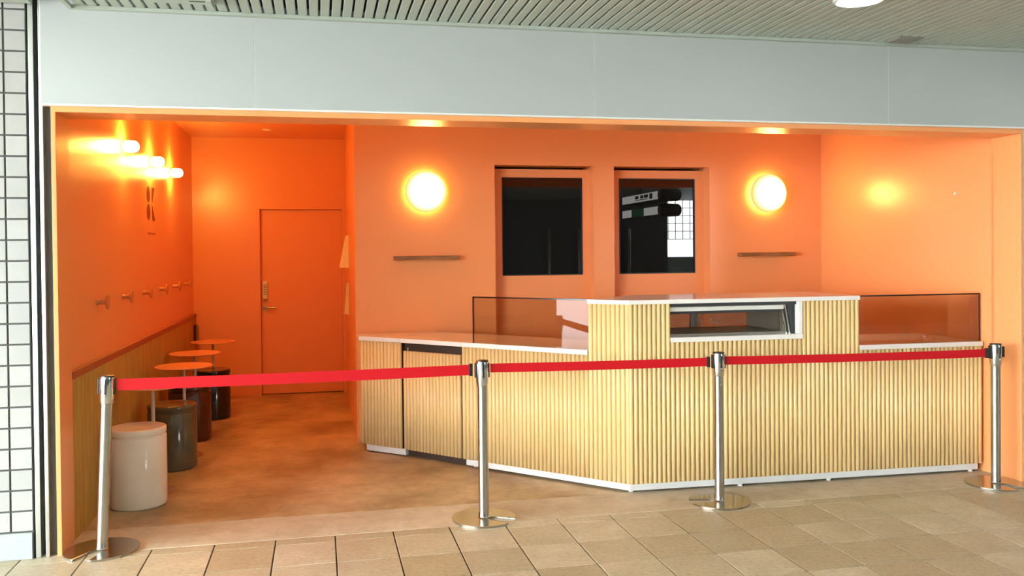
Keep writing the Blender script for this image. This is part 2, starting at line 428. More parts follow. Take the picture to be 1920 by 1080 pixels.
# two recessed hatch doors with dark panes
YL = 7.63
for nm, (xa, xb), (pa, pb), lab in (('window_1', W1, (1.574, 2.304), 'orange hatch door with a dark glass pane, beside the left round lamp'),
                               ('window_2', W2, (2.655, 3.385), 'orange hatch door with a dark glass pane, reflecting hanging signs')):
    bm = box(xa, pa, YL, YL + 0.045, 0.02, WZ - 0.022); box(pb, xb, YL, YL + 0.045, 0.02, WZ - 0.022, bm=bm)
    box(pa, pb, YL, YL + 0.045, 2.247, WZ - 0.022, bm=bm); box(pa, pb, YL, YL + 0.045, 0.02, 1.386, bm=bm)
    wn = struct(nm, bm, 'orange_door', lab)
    obj('pane', box(pa - 0.008, pb + 0.008, YL + 0.012, YL + 0.022, 1.378, 2.255), 'pane', wn)
    bm = box(pa - 0.003, pa + 0.006, YL - 0.003, YL + 0.012, 1.386, 2.247); box(pb - 0.006, pb + 0.003, YL - 0.003, YL + 0.012, 1.386, 2.247, bm=bm)
    box(pa, pb, YL - 0.003, YL + 0.012, 2.241, 2.250, bm=bm); box(pa, pb, YL - 0.003, YL + 0.012, 1.383, 1.392, bm=bm)
    obj('glazing_bead', bm, 'black', wn)
struct('wall_behind_hatches', box(1.3, 3.7, YB + 0.352, YB + 0.37, 0, 2.6), 'dark')

# ------------------------------------------------------------------ tiled wall and shutter guide on the left
tw = struct('wall_tiled', box(-6.8, -1.4885, FY, FY + 0.15, 0, 3.2), 'grout', 'white tiled concourse wall')
tp = None
for k in range(27):
    for c in range(2):
        x1 = -1.4905 - c * 0.1095; z0 = 0.147 + k * 0.1095
        if tp is None:
            tp = obj('wall_tile', box(0, 0.1, -0.008, 0, 0, 0.1, 0.0015), 'white_tile', tw, world=False); t = tp
        else:
            t = tp.copy(); COL.objects.link(t)
        t.location = Vector((x1 - 0.1005, FY, z0)) - tw.location
bm = bmesh.new()
for k in range(27):
    for c in range(2, 48):
        x1 = -1.4905 - c * 0.1095; z0 = 0.147 + k * 0.1095
        vs = [bm.verts.new(p) for p in ((x1 - 0.1005, FY - 0.008, z0), (x1, FY - 0.008, z0), (x1, FY - 0.008, z0 + 0.1), (x1 - 0.1005, FY - 0.008, z0 + 0.1))]
        bm.faces.new(vs)
o = obj('more_wall_tiles', bm, 'white_tile', tw); o['kind'] = 'stuff'
obj('stone_base', box(-6.8, -1.492, FY - 0.018, FY, 0, 0.138, 0.002), 'stonebase', tw)
sg = thing('shutter_guide', 'grey metal roller shutter guide between tiled wall and orange jamb', 'shutter guide', (-1.44, FY, 0))
obj('channel', box(-1.4880, -1.4115, FY + 0.055, FY + 0.10, 0, 3.1), 'black', sg)
obj('flange', box(-1.478, -1.4525, FY - 0.008, FY + 0.055, 0, 3.1, 0.002), 'rail', sg)
obj('flange', box(-1.4300, -1.4110, FY - 0.008, FY + 0.055, 0, 3.1, 0.002), 'rail', sg)
struct('trim_5', box(-1.4108, WX - 0.0005, FY + 0.03, FY + 0.1, 0, 2.382), 'greyrecess', 'grey recess beside the jamb')
struct('wall_outer_right', box(XR + 0.0145, 14, FY, FY + 0.15, 0, 2.38), 'beige', 'beige wall beyond the shop front')

# ------------------------------------------------------------------ concourse ceiling of linear slats
cl = struct('ceiling', box(-1.28, 14, -6, FY - 0.016, ZC + 0.045, ZC + 0.09), 'dark', 'pale green grey linear slat ceiling of the concourse')
PITCH_S = 0.0598
sp_ = None
i = 0; xx = -1.235
while xx < 5.9:
    if sp_ is None:
        b = bmesh.new()
        prof = [(0.0, 0.016), (0.0, 0.003), (0.003, 0.0), (0.0445, 0.0), (0.0475, 0.003), (0.0475, 0.016)]
        va = [b.verts.new((px, -0.3, pz)) for px, pz in prof]; vb = [b.verts.new((px, 5.03, pz)) for px, pz in prof]
        for q in range(5): b.faces.new((va[q], va[q + 1], vb[q + 1], vb[q]))
        sp_ = obj('slat', b, 'slat', cl, world=False); s = sp_
    else:
        s = sp_.copy(); COL.objects.link(s)
    s.location = Vector((xx, 0, ZC)) - cl.location
    xx += PITCH_S
o = obj('far_slats', box(xx, 14, -6, 5.03, ZC, ZC + 0.01), 'slat', cl); o['kind'] = 'stuff'
o = obj('far_slats', box(-1.28, xx, -6, -0.3, ZC, ZC + 0.01), 'slat', cl); o['kind'] = 'stuff'
o = obj('far_slats', box(-6.8, -1.45, -6, 5.05, ZC, ZC + 0.01), 'slat', cl); o['kind'] = 'stuff'
obj('edge_angle', box(-1.275, 7.6, 5.031, FY - 0.0165, ZC - 0.018, ZC + 0.002, 0.002), 'slat', cl)
obj('edge_angle', box(-1.275, -1.252, 0, 5.03, ZC - 0.018, ZC + 0.002, 0.002), 'slat', cl)
struct('ceiling_slab', box(-6.8, 14, -6, FY + 0.02, 3.19, 3.25), 'fascia')

def downlight(loc, label):
    t = thing('downlight', label, 'ceiling light', loc, 'concourse downlights')
    obj('trim_ring', lathe([(0.105, 0.0), (0.118, -0.012), (0.128, -0.010), (0.134, 0.0), (0.134, 0.012), (0.105, 0.012)], n=40), 'white_trim', t, world=False, smooth=True)
    obj('lens', lathe([(0.0, -0.006), (0.08, -0.005), (0.106, 0.0), (0.106, 0.008), (0.0, 0.008)], n=40), 'lens', t, world=False, smooth=True)
    return t
dl = downlight((2.80, 4.19, ZC - 0.001), 'round white recessed ceiling light in the slat ceiling, cut by the picture edge')
for px, py in [(2.8 + 1.4 * a, 4.19 - 1.4 * b) for b in range(5) for a in range(-4, 3) if (a, b) not in ((0, 0), (-2, 0), (-1, 0))]:  # unseen grid of lamps added to raise the light on the floor
    c = copy_tree(dl); c.location = (px, py, ZC - 0.001); c['label'] = 'round white ceiling light added out of view to brighten the concourse'
t = thing('ceiling_vent', 'small dark grey square grille in the slat ceiling by the fascia', 'vent', (3.615, 4.94, ZC - 0.008))
obj('frame', box(3.535, 3.700, 4.866, 5.012, ZC - 0.010, ZC + 0.004, 0.002), 'steel_grey', t)
for k in range(5): obj('louvre', box(3.545, 3.690, 4.878 + k * 0.026, 4.892 + k * 0.026, ZC - 0.014, ZC - 0.010), 'steel_grey', t)
t = thing('ceiling_fixture', 'pale rectangular fixture plate on the slat ceiling, cut by the top edge', 'ceiling fixture', (-0.66, 4.6, ZC - 0.012))
obj('plate', box(-0.83, -0.515, 4.40, 4.868, ZC - 0.014, ZC - 0.0005, 0.003), 'slat', t)
obj('bracket', box(-0.545, -0.520, 4.70, 4.850, ZC - 0.040, ZC - 0.014, 0.003), 'slat', t)
obj('slot', box(-0.64, -0.56, 4.800, 4.812, ZC - 0.0155, ZC - 0.0142), 'dark', t)

# ------------------------------------------------------------------ concourse behind the camera
struct('wall_concourse', box(-6.8, 8.7, -6.2, -6.0, 0, ZC), 'hallwall', 'dark far wall of the concourse')
struct('wall_light_block_side', box(14, 14.2, -6.2, FY, 0, ZC), 'hallwall')  # unseen wall added to keep daylight from entering on the right
struct('wall_light_block_end', box(10.6, 14, -6.2, -6.0, 0, ZC), 'hallwall')  # unseen wall added to cut daylight beside the grid window
struct('wall_concourse_low', box(8.7, 10.6, -6.2, -6.0, 0, 1.45), 'stonebase')
gw = thing('grid_window', 'bright window with a square metal grid on the far side of the concourse', 'window', (9.6, -6.1, 1.45))
for k in range(10): obj('bar', box(8.75 + k * 0.2, 8.765 + k * 0.2, -6.11, -6.09, 1.9, ZC), 'hallwall', gw)
for k in range(6): obj('bar', box(8.7, 10.6, -6.11, -6.09, 1.9 + k * 0.2, 1.915 + k * 0.2), 'hallwall', gw)
for k, (za, lab) in enumerate(((2.37, 'upper hanging lightbox sign behind the camera'), (2.14, 'lower hanging lightbox sign with a green field, behind the camera'))):
    t = thing('hanging_sign', lab, 'sign', (5.1600, 1.9, za))
    obj('lightbox', box(5.0050, 5.3150, 1.05, 2.70, za - 0.005, za + 0.145, 0.02), 'signblack', t)
    fx0, fx1 = 4.9980, 5.0045
    if k == 0:
        fc = obj('face', box(fx0, fx1, 1.08, 2.68, za + 0.01, za + 0.13), 'signface', t)
        for q, (a, b, zz, hh) in enumerate(((2.34, 2.46, 0.03, 0.085), (2.10, 2.28, 0.06, 0.05), (1.94, 2.07, 0.06, 0.05), (1.70, 1.86, 0.06, 0.05), (1.72, 2.26, 0.035, 0.012))):
            obj('print', box(fx0 - 0.002, fx0 - 0.0003, a, b, za + zz, za + zz + hh), 'mark', fc)
    else:
        obj('face', box(fx0, fx1, 1.08, 1.52, za + 0.01, za + 0.13), 'signface', t)
        obj('green_field', box(fx0, fx1, 1.53, 2.08, za + 0.01, za + 0.13), 'green', t)
        obj('face', box(fx0, fx1, 2.09, 2.68, za + 0.01, za + 0.13), 'signface', t)
    own = lathe([(0, -0.17), (0.07, -0.165), (0.095, -0.13), (0.10, 0), (0.095, 0.13), (0.07, 0.165), (0, 0.17)], (5.1600, 2.75, za + 0.07), 20, 'X')
    obj('end_cap', own, 'signblack', t, smooth=True)
    if k == 0: obj('hanger', box(5.1450, 5.1750, 1.5, 1.53, za + 0.145, ZC), 'signblack', t)
    else: obj('hanger', box(5.1450, 5.1750, 1.5, 1.53, za + 0.145, 2.365), 'signblack', t)
for px in (5.53, 6.30, 7.59):  # chrome poles added to mirror the sky as bright lines in the panes
    o = obj('steel_pole', lathe([(0.045, 0.0), (0.045, 2.15), (0.03, 2.17), (0, 2.17)], (px, -5.8, 0), 20), 'chrome', smooth=True)
    tag(o, 'polished steel pole added before the far wall to reflect brightly in the panes', 'pole', 'poles added along the far wall for reflections')
bn = thing('platform_edge', 'dark red edged low platform at the open side of the concourse', 'platform', (-8.7, 4.0, -0.1))
obj('deck', box(-10.6, -7.4, 3.5, 4.9, 0.30, 0.36), 'threshold', bn)
obj('edge', box(-10.6, -7.4, 3.4, 3.5, 0.12, 0.36), 'benchred', bn)
for px in (-10.3, -7.7): obj('leg', box(px, px + 0.1, 3.6, 4.8, -0.1, 0.3), 'benchred', bn)

# ------------------------------------------------------------------ counter
ZP, RIB_P, RIB_D = 0.06, 0.0333, 0.0165
A0, A1 = Vector((0.307, 7.214)), Vector((0.606, 6.934))
C0, CK = Vector((1.016, 6.487)), Vector((1.966, 5.478))
D1 = Vector((4.582, 5.414))
dC = (CK - C0).normalized(); nC = Vector((-dC.y, dC.x))           # inward normal of the slanted run
if nC.x < 0: nC = -nC
dD = (D1 - CK).normalized(); nD = Vector((-dD.y, dD.x))
dA = (A1 - A0).normalized(); nA = Vector((-dA.y, dA.x))
def P(a): return (a.x, a.y)
CD = 0.62                                                           # worktop depth on the slant
DD = 0.70                                                           # depth of the straight run
ZL, ZLB = 0.925, 0.892                                               # low worktop
ZT, ZTB = 1.266, 1.238                                               # high worktop
CT = Vector((1.753, 5.702))                                          # where the high part starts on the slant
def Dp(x, back=0.0):
    t = (x - CK.x) / dD.x
    return CK + dD * t + nD * back
rib_proto = {}
def ribs(parent, a, b, z0, z1, material='wood'):
    """half-round wooden ribs side by side from a to b"""
    v = (b - a); n = max(1, round(v.length / RIB_P)); u = v.normalized(); step = v.length / n
    ang = math.atan2(u.y, u.x)
    key = material
    for i in range(n):
        c = a + u * (step * (i + 0.5))
        if key not in rib_proto:
            bm = bmesh.new(); pts = []
            for k in range(9):
                th = PI * k / 8
                pts.append((-RIB_P / 2 * math.cos(th) * 0.985, RIB_D * (1 - math.sin(th))))
            lo = [bm.verts.new((px, py, 0)) for px, py in pts]; hi = [bm.verts.new((px, py, 1)) for px, py in pts]
            for q in range(8): bm.faces.new((lo[q], lo[q + 1], hi[q + 1], hi[q]))
            bm.faces.new(lo); bm.faces.new(hi)
            for fc in bm.faces: fc.smooth = len(fc.verts) == 4
            o = obj('rib', bm, material, parent, world=False); rib_proto[key] = o
        else:
            o = rib_proto[key].copy(); COL.objects.link(o); o.parent = parent
        o.location = Vector((c.x, c.y, z0)) - parent.location
        o.rotation_euler = (0, 0, ang); o.scale = (step / RIB_P, 1, z1 - z0)

# end cabinet against the wall
ec = thing('end_cabinet', 'narrow ribbed wood counter cabinet in the corner of the nook wall', 'cabinet', (0.47, 7.2, 0))
a0, a1 = A0 + nA * RIB_D, A1 + nA * RIB_D
obj('body', prism([P(a0), P(a1), P(a1 + nC * 0.25), (0.83, 7.49), (0.30, 7.49)], ZP, ZLB - 0.001), 'wood', ec)
k0, k1 = A0 + dA * 0.05 + nA * 0.012, A1 + dA * 0.035 + nA * 0.012
obj('plinth', prism([P(k0), P(k1), P(k1 + nA * 0.22), P(k0 + nA * 0.12)], 0.012, ZP - 0.0005), 'plinth', ec)
for q in (k0 + dA * 0.04 + nA * 0.04, k1 - dA * 0.04 + nA * 0.04): obj('foot', lathe([(0.018, 0), (0.018, 0.012), (0, 0.012)], (q.x, q.y, 0), 10), 'black', ec)
obj('side_panel', prism([P(a1 + dC * 0.0005), P(a1 + dC * 0.0025), P(a1 + dC * 0.0025 + nC * 0.24), P(a1 + dC * 0.0005 + nC * 0.24)], ZP, ZLB - 0.001), 'ply', ec)  # dark sheet painting the shade at the left gate gap
ribs(ec, A0, A1, ZP, ZLB - 0.001)
o = obj('end_worktop', prism([P(A0 - nA * 0.004 - dA * 0.008), P(A1 - nA * 0.004 - dA * 0.001), P(A1 + nC * 0.62), (0.93, 7.497), (0.2935, 7.497)], ZLB, ZL, 0.002), 'worktop')
tag(o, 'white worktop piece on the narrow corner cabinet', 'worktop')

# swing gate and lifting flap
gt = thing('counter_gate', 'ribbed wood swing gate under the white lifting flap, dark gap above', 'gate', (0.8, 6.75, 0))
g0, g1 = A1 + dC * 0.022, C0 - dC * 0.016
dG = (g1 - g0).normalized(); nG = Vector((-dG.y, dG.x))
obj('panel', prism([P(g0 + nG * RIB_D), P(g1 + nG * RIB_D), P(g1 + nG * 0.035), P(g0 + nG * 0.035)], ZP, 0.828), 'wood', gt)
ribs(gt, g0, g1, ZP, 0.828)
q = g0 + dG * 0.04 + nG * 0.02
obj('latch', lathe([(0.004, 0.828), (0.004, 0.845), (0.011, 0.850), (0.011, 0.854), (0, 0.854)], (q.x, q.y, 0), 12), 'steel', gt)
obj('shade_board', prism([P(g0 - dG * 0.018 + nG * 0.05), P(g1 + dG * 0.012 + nG * 0.05), P(g1 + dG * 0.012 + nG * 0.065), P(g0 - dG * 0.018 + nG * 0.065)], 0.004, ZLB - 0.002), 'ply', gt)  # dark board put in for the shade above and below the gate
o = obj('counter_flap', prism([P(A1 - nG * 0.004 + dG * 0.002), P(C0 - nC * 0.004 - dC * 0.002), P(C0 + nC * CD - dC * 0.002), P(A1 + nC * CD + dC * 0.004)], ZLB, ZL, 0.002), 'worktop')
tag(o, 'white lifting counter flap bridging the gate gap', 'worktop')

# main service counter
sc = thing('service_counter', 'long angled service counter clad in pale half-round wooden ribs', 'counter', (2.9, 5.8, 0))
c0, ck, dd1 = C0 + nC * RIB_D, CK + (nC + nD) * RIB_D * 0.55, D1 + nD * RIB_D
obj('side_panel', prism([P(c0 - dC * 0.0005), P(c0 - dC * 0.0025), P(c0 - dC * 0.0025 + nC * 0.5), P(c0 - dC * 0.0005 + nC * 0.5)], ZP, ZLB - 0.001), 'ply', sc)  # dark sheet painting the shade at the right gate gap
bC = C0 + nC * (CD - 0.03)
kx = Dp(2.25, DD - 0.03)
obj('body', prism([P(c0), P(ck), P(dd1), P(D1 + nD * (DD - 0.03)), P(kx), P(bC)], ZP, ZLB - 0.001), 'wood', sc)
p0, pk, p1 = C0 + dC * 0.035 + nC * 0.006, CK + (nC + nD) * 0.004, D1 - dD * 0.04 + nD * 0.006
obj('plinth', prism([P(p0), P(pk), P(p1), P(p1 + nD * 0.4), P(Dp(2.25, 0.4)), P(p0 + nC * 0.4)], 0.018, ZP - 0.0005), 'plinth', sc)
for q in (p0 + nC * 0.05 + dC * 0.05, pk + (nC + nD) * 0.03, Dp(2.75, 0.03), Dp(3.4, 0.03), Dp(4.5, 0.03), p0 + nC * 0.35, Dp(2.9, 0.35), Dp(4.4, 0.35)):
    obj('foot', lathe([(0.016, 0), (0.016, 0.018), (0, 0.018)], (q.x, q.y, 0), 10), 'plinth', sc)
OXL, OXR = 2.255, 3.167                                              # display opening
SZ0, SZ1 = 0.983, 1.015                                              # its sill
# high part either side of the opening, with a low wall under the sill
obj('high_block', prism([P(CT + nC * RIB_D), P(ck), P(Dp(OXL - 0.004, RIB_D)), P(Dp(OXL - 0.004, DD - 0.03)), P(CT + nC * (CD - 0.03))], ZLB - 0.001, ZTB - 0.0005), 'wood', sc)
obj('high_block', prism([P(Dp(OXR + 0.03, RIB_D)), P(Dp(3.625, RIB_D)), P(Dp(3.625, DD - 0.03)), P(Dp(OXR + 0.03, DD - 0.03))], ZLB - 0.001, ZTB - 0.0005), 'wood', sc)
obj('low_block', prism([P(Dp(OXL - 0.004, RIB_D)), P(Dp(OXR + 0.03, RIB_D)), P(Dp(OXR + 0.03, DD - 0.03)), P(Dp(OXL - 0.004, DD - 0.03))], ZLB - 0.001, SZ0 - 0.0005), 'wood', sc)
ribs(sc, C0, CT, ZP, ZLB - 0.001)
ribs(sc, CT, CK, ZP, ZTB - 0.0005)
ribs(sc, CK, Dp(OXL), ZP, ZTB - 0.0005)
ribs(sc, Dp(OXL), Dp(OXR + 0.03), ZP, SZ0 - 0.0005)
ribs(sc, Dp(OXR + 0.03), Dp(3.625), ZP, ZTB - 0.0005)
ribs(sc, Dp(3.625), D1, ZP, ZLB - 0.001)
obj('sill', prism([P(Dp(OXL - 0.002, -0.004)), P(Dp(OXR + 0.032, -0.004)), P(Dp(OXR + 0.032, DD - 0.03)), P(Dp(OXL - 0.002, DD - 0.03))], SZ0, SZ1, 0.002), 'worktop', sc)
obj('reveal', prism([P(Dp(OXR, -0.004)), P(Dp(OXR + 0.028, -0.004)), P(Dp(OXR + 0.028, DD - 0.03)), P(Dp(OXR, DD - 0.03))], SZ1, ZTB - 0.0005, 0.002), 'worktop', sc)
# worktops
o = obj('low_worktop', prism([P(C0 - nC * 0.004 + dC * 0.001), P(CT - nC * 0.004 - dC * 0.001), P(CT + nC * CD - dC * 0.001), P(C0 + nC * CD + dC * 0.001)], ZLB, ZL, 0.002), 'worktop')
tag(o, 'white low worktop on the slanted counter run, before the left glass screen', 'worktop')
o = obj('high_worktop', prism([P(CT - nC * 0.004), P(CK - (nC + nD) * 0.0025), P(Dp(3.626, -0.004)), P(Dp(3.626, DD)), P(Dp(2.2, DD)), P(CT + nC * CD)], ZTB, ZT, 0.002), 'worktop')
tag(o, 'white high worktop over the display opening', 'worktop')
o = obj('low_worktop', prism([P(Dp(3.628, -0.004)), P(D1 - nD * 0.004), P(D1 + nD * DD), P(Dp(3.628, DD))], ZLB, ZL, 0.002), 'worktop')
tag(o, 'white low worktop at the wall end of the counter under the right glass screen', 'worktop')

# glass screens
def screen(label, segs):
    ctr = segs[0][0]
    t = thing('glass_screen', label, 'glass screen', (ctr.x, ctr.y, ZL))
    for a, b, n, left_post, right_post in segs:
        obj('pane', prism([P(a), P(b), P(b + n * 0.008), P(a + n * 0.008)], ZL, ZT - 0.010), 'glass', t)
        obj('top_edge', prism([P(a), P(b), P(b + n * 0.010), P(a + n * 0.010)], ZT - 0.010, ZT, 0.001), 'darkglass_edge', t)
        u = (b - a).normalized()
        if left_post: obj('side_edge', prism([P(a - u * 0.011), P(a - u * 0.001), P(a - u * 0.001 + n * 0.010), P(a - u * 0.011 + n * 0.010)], ZL, ZT), 'darkglass_edge', t)
        if right_post: obj('side_edge', prism([P(b + u * 0.001), P(b + u * 0.011), P(b + u * 0.011 + n * 0.010), P(b + u * 0.001 + n * 0.010)], ZL, ZT), 'darkglass_edge', t)
    return t
s0 = C0 + dC * 0.112 + nC * 0.012
screen('tinted glass screen with dark edges on the slanted low worktop', [(s0, CT + nC * 0.050 - dC * 0.003, nC, True, False)])
e1 = Dp(4.572, 0.03)
screen('tinted glass screen with dark edges beside the orange right wall', [(Dp(3.634, 0.03), e1, nD, False, True)])

# refrigerated showcase inside the opening
sh = thing('showcase', 'glass display showcase with chrome rails set in the counter opening', 'showcase', (2.71, 5.75, SZ1))
xa, xb, ya, yb = OXL + 0.002, OXR - 0.002, 5.475, 6.10
obj('black_hood', box(xa, xb, ya, yb, 1.216, ZTB - 0.002), 'black', sh)
obj('top_rail', box(xa, xb - 0.075, ya + 0.030, ya + 0.048, 1.183, 1.214, 0.003), 'railwhite', sh)
obj('lower_strip', box(xa, xb - 0.085, ya + 0.045, ya + 0.06, 1.165, 1.184), 'black', sh)
def slant(x0, x1, x0b, x1b, z0, z1, y0, y1):
    bm = bmesh.new()
    v = [bm.verts.new(p) for p in ((x0b, y0, z0), (x1b, y0, z0), (x1b, y1, z0), (x0b, y1, z0), (x0, y0, z1), (x1, y0, z1), (x1, y1, z1), (x0, y1, z1))]
    for q in ((0, 3, 2, 1), (4, 5, 6, 7), (0, 1, 5, 4), (1, 2, 6, 5), (2, 3, 7, 6), (3, 0, 4, 7)): bm.faces.new([v[i] for i in q])
    return bm
obj('side_post', slant(xb - 0.073, xb - 0.060, xb - 0.037, xb - 0.024, SZ1, 1.214, ya + 0.030, ya + 0.045), 'chrome', sh)
obj('side_post', slant(xb - 0.088, xb - 0.082, xb - 0.052, xb - 0.046, SZ1, 1.18, ya + 0.045, ya + 0.055), 'chrome', sh)
obj('side_panel', slant(xb - 0.058, xb, xb - 0.022, xb, SZ1, 1.215, ya + 0.02, ya + 0.08), 'black', sh)
obj('side_wall', box(xb - 0.05, xb - 0.03, ya + 0.081, yb, SZ1 + 0.001, 1.214), 'case', sh)
obj('side_wall', box(xa, xa + 0.02, ya + 0.081, yb, SZ1 + 0.001, 1.214), 'steel_grey', sh)
obj('tray', box(xa + 0.021, xb - 0.052, ya + 0.08, yb - 0.03, SZ1 + 0.001, SZ1 + 0.012), 'case', sh)
obj('front_glass', box(xa + 0.002, xb - 0.09, ya + 0.062, ya + 0.067, SZ1 + 0.001, 1.182), 'clear', sh)
dw = obj('sliding_door', box(xa + 0.021, 2.74, yb - 0.012, yb - 0.006, SZ1 + 0.012, 1.214), 'tan_reflect', sh)
obj('stile', box(2.655, 2.70, yb - 0.028, yb - 0.013, SZ1 + 0.012, 1.214), 'steel_grey', dw)
dw = obj('sliding_door', box(2.70, xb - 0.052, yb - 0.004, yb + 0.002, SZ1 + 0.012, 1.214), 'tan_reflect', sh)
pl = [(2.86 + 0.035 * math.cos(t), yb - 0.012, 1.075 + 0.022 * math.sin(t)) for t in [PI * (0.85 + 0.1 * k) for k in range(13)]]
obj('finger_pull', tube(pl, 0.004, 8), 'white_trim', dw, smooth=True)

# ------------------------------------------------------------------ round lamps, shelves and notices on the walls
for x, lab in ((0.880, 'round glowing wall lamp above the left shelf'), (4.024, 'round glowing wall lamp above the right shelf by the side wall')):
    t = thing('wall_lamp', lab, 'wall lamp', (x, YB, 2.108), 'round lamps on the counter wall')
    obj('back_plate', lathe([(0.10, 0), (0.10, 0.040), (0, 0.040)], (0, 0, 0), 40, '-Y'), 'white_trim', t, world=False)
    obj('added_glow_ring', lathe([(0.125, 0.026), (0.140, 0.024), (0.150, 0.032), (0.150, 0.040), (0.125, 0.040)], (0, 0, 0), 48, '-Y'), 'halo', t, world=False, smooth=True)  # hidden ring added to throw a glow on the wall
    prof = [(0.11, 0.041), (0.155, 0.048), (0.176, 0.066), (0.172, 0.088), (0.150, 0.112), (0.110, 0.130), (0.06, 0.140), (0.0, 0.143)]
    obj('opal_dome', lathe(prof, (0, 0, 0), 48, '-Y'), 'dome', t, world=False, smooth=True)
for x0, x1, lab in ((0.603, 1.152, 'short wooden ledge below the left round lamp'), (3.745, 4.278, 'short wooden ledge below the right round lamp')):
    o = obj('wall_ledge', box(x0, x1, YB - 0.10, YB, 1.532, 1.567, 0.003), 'shelf')
    tag(o, lab, 'shelf', 'ledges on the counter wall')
def notice(yc, z0, z1, curl, width, lab):
    bm = bmesh.new(); n = 10; rows = []
    for i in range(n + 1):
        t = i / n; z = z1 + (z0 - z1) * t; off = 0.004 + curl * (0.25 + 0.75 * t)
        rows.append([bm.verts.new((XA - 0.003, yc - width / 2, z)), bm.verts.new((XA - off, yc + width / 2, z)),
                     bm.verts.new((XA - 0.0015, yc - width / 2, z)), bm.verts.new((XA - off + 0.0015, yc + width / 2, z))])
    for a, b in zip(rows, rows[1:]):
        bm.faces.new((a[0], a[1], b[1], b[0])); bm.faces.new((a[3], a[2], b[2], b[3]))
        bm.faces.new((a[0], b[0], b[2], a[2])); bm.faces.new((a[1], a[3], b[3], b[1]))
    bm.faces.new((rows[0][0], rows[0][2], rows[0][3], rows[0][1])); bm.faces.new((rows[-1][0], rows[-1][1], rows[-1][3], rows[-1][2]))
    tag(obj('paper_notice', bm, 'paper'), lab, 'notice', 'paper notices on the nook wall')
notice(9.25, 1.45, 1.78, 0.088, 0.24, 'upper curled paper notice taped to the nook side wall')
notice(9.28, 0.97, 1.29, 0.042, 0.24, 'lower paper notice taped flat to the nook side wall')
o = obj('wall_stud', lathe([(0.0, -0.016), (0.010, -0.014), (0.012, -0.006), (0.006, 0.0)], (XR, 5.697, 1.99), 14, 'X'), 'paper', smooth=True)
tag(o, 'tiny round stud on the right orange wall', 'stud')

# seating nook: hooks, logo, lamps
hk = thing('coat_hook', '', 'coat hook', (WX, 5.953, 1.296), 'round coat hooks on the nook wall')
obj('stem', lathe([(0.020, 0.0), (0.0165, 0.010), (0.0155, 0.035), (0.022, 0.050)], n=16, axis='X'), 'orange_hook', hk, world=False, smooth=True)
obj('knob', lathe([(0.022, 0.050), (0.044, 0.056), (0.048, 0.062), (0.044, 0.068), (0.0, 0.070)], n=28, axis='X'), 'orange_hook', hk, world=False, smooth=True)
HL = ('nearest', 'second', 'third', 'fourth', 'fifth', 'farthest')
for i, y in enumerate((6.02, 6.755, 7.50, 8.25, 8.98, 9.70)):
    h = hk if i == 0 else copy_tree(hk)
    h.location = (WX, y, 1.297)
    h['label'] = ('orange round coat hook on the nook wall, %s to the shop front' % HL[i] if i == 0 else
                  'orange round coat hook on the nook wall, %s from the shop front' % HL[i])
lg = thing('wall_logo', 'dark red emblem of two ovals and two wedges on the nook wall', 'logo', (WX, 7.88, 1.76))
def flat(pts, name, parent):
    bm = bmesh.new()
    a = [bm.verts.new((WX, y, z)) for y, z in pts]; b = [bm.verts.new((WX + 0.002, y, z)) for y, z in pts]
    n = len(pts); bm.faces.new(a); bm.faces.new(b[::-1])
    for i in range(n): bm.faces.new((a[i], a[(i + 1) % n], b[(i + 1) % n], b[i]))
    obj(name, bm, 'logo', parent)
for zc in (2.100, 1.953):
    flat([(7.782 + 0.074 * math.cos(2 * PI * k / 32), zc + 0.066 * math.sin(2 * PI * k / 32)) for k in range(32)], 'oval', lg)
flat([(7.925, 2.165), (8.064, 2.169), (8.010, 2.105), (7.948, 2.038), (7.934, 2.041)], 'wedge', lg)
flat([(7.938, 2.010), (7.950, 2.012), (8.015, 1.950), (8.074, 1.887), (7.950, 1.886)], 'wedge', lg)
M['faint'] = mat('faint red lettering', (0.42, 0.085, 0.03), 0.4)
for k in range(7):
    y0 = 7.735 + k * 0.052
    o = obj('small_print', box(WX, WX + 0.0015, y0, y0 + 0.036, 1.768, 1.783), 'faint', lg)
for i, y in enumerate((6.79, 7.85, 8.87)):
    t = thing('bulb_lamp', ('nearest', 'middle', 'farthest')[i] + ' of the three small glowing wall lamps in the nook', 'wall lamp', (WX, y, 2.373), 'three lamps on the nook wall')
    obj('back_plate', lathe([(0.030, 0.0), (0.030, 0.012), (0.022, 0.016), (0.022, 0.022)], n=24, axis='X'), 'white_trim', t, world=False, smooth=True)
    for a, nm in ((0, 'down'), (PI, 'up'), (-PI / 2, 'near'), (PI / 2, 'far')):      # four slots in the plate graze the wall
        sl = bpy.data.lights.new('slot_light', 'SPOT'); sl.energy = SPOT; sl.color = (1.0, 0.55, 0.12)
        sl.spot_size = math.radians(34); sl.spot_blend = 1.0; sl.shadow_soft_size = 0.004
        so = bpy.data.objects.new('slot_light', sl); COL.objects.link(so); so.parent = t
        so.location = (0.022, 0.036 * math.sin(a), -0.036 * math.cos(a)); so.rotation_euler = (a, 0, 0)
    obj('opal_bulb', lathe([(0.022, 0.022), (0.040, 0.026), (0.042, 0.036), (0.042, 0.080), (0.038, 0.098), (0.026, 0.112), (0.012, 0.118), (0, 0.119)], n=28, axis='X'), 'bulb', t, world=False, smooth=True)
t = thing('recessed_spot', 'small recessed spotlight in the nook ceiling', 'ceiling light', (-0.528, 9.65, ZC))
obj('ring', lathe([(0.030, 0.0), (0.036, -0.006), (0.046, -0.004), (0.048, 0.0)], n=24), 'white_trim', t, world=False, smooth=True)
obj('lens', lathe([(0.0, -0.003), (0.029, -0.001), (0.030, 0.0)], n=24), 'chrome', t, world=False, smooth=True)
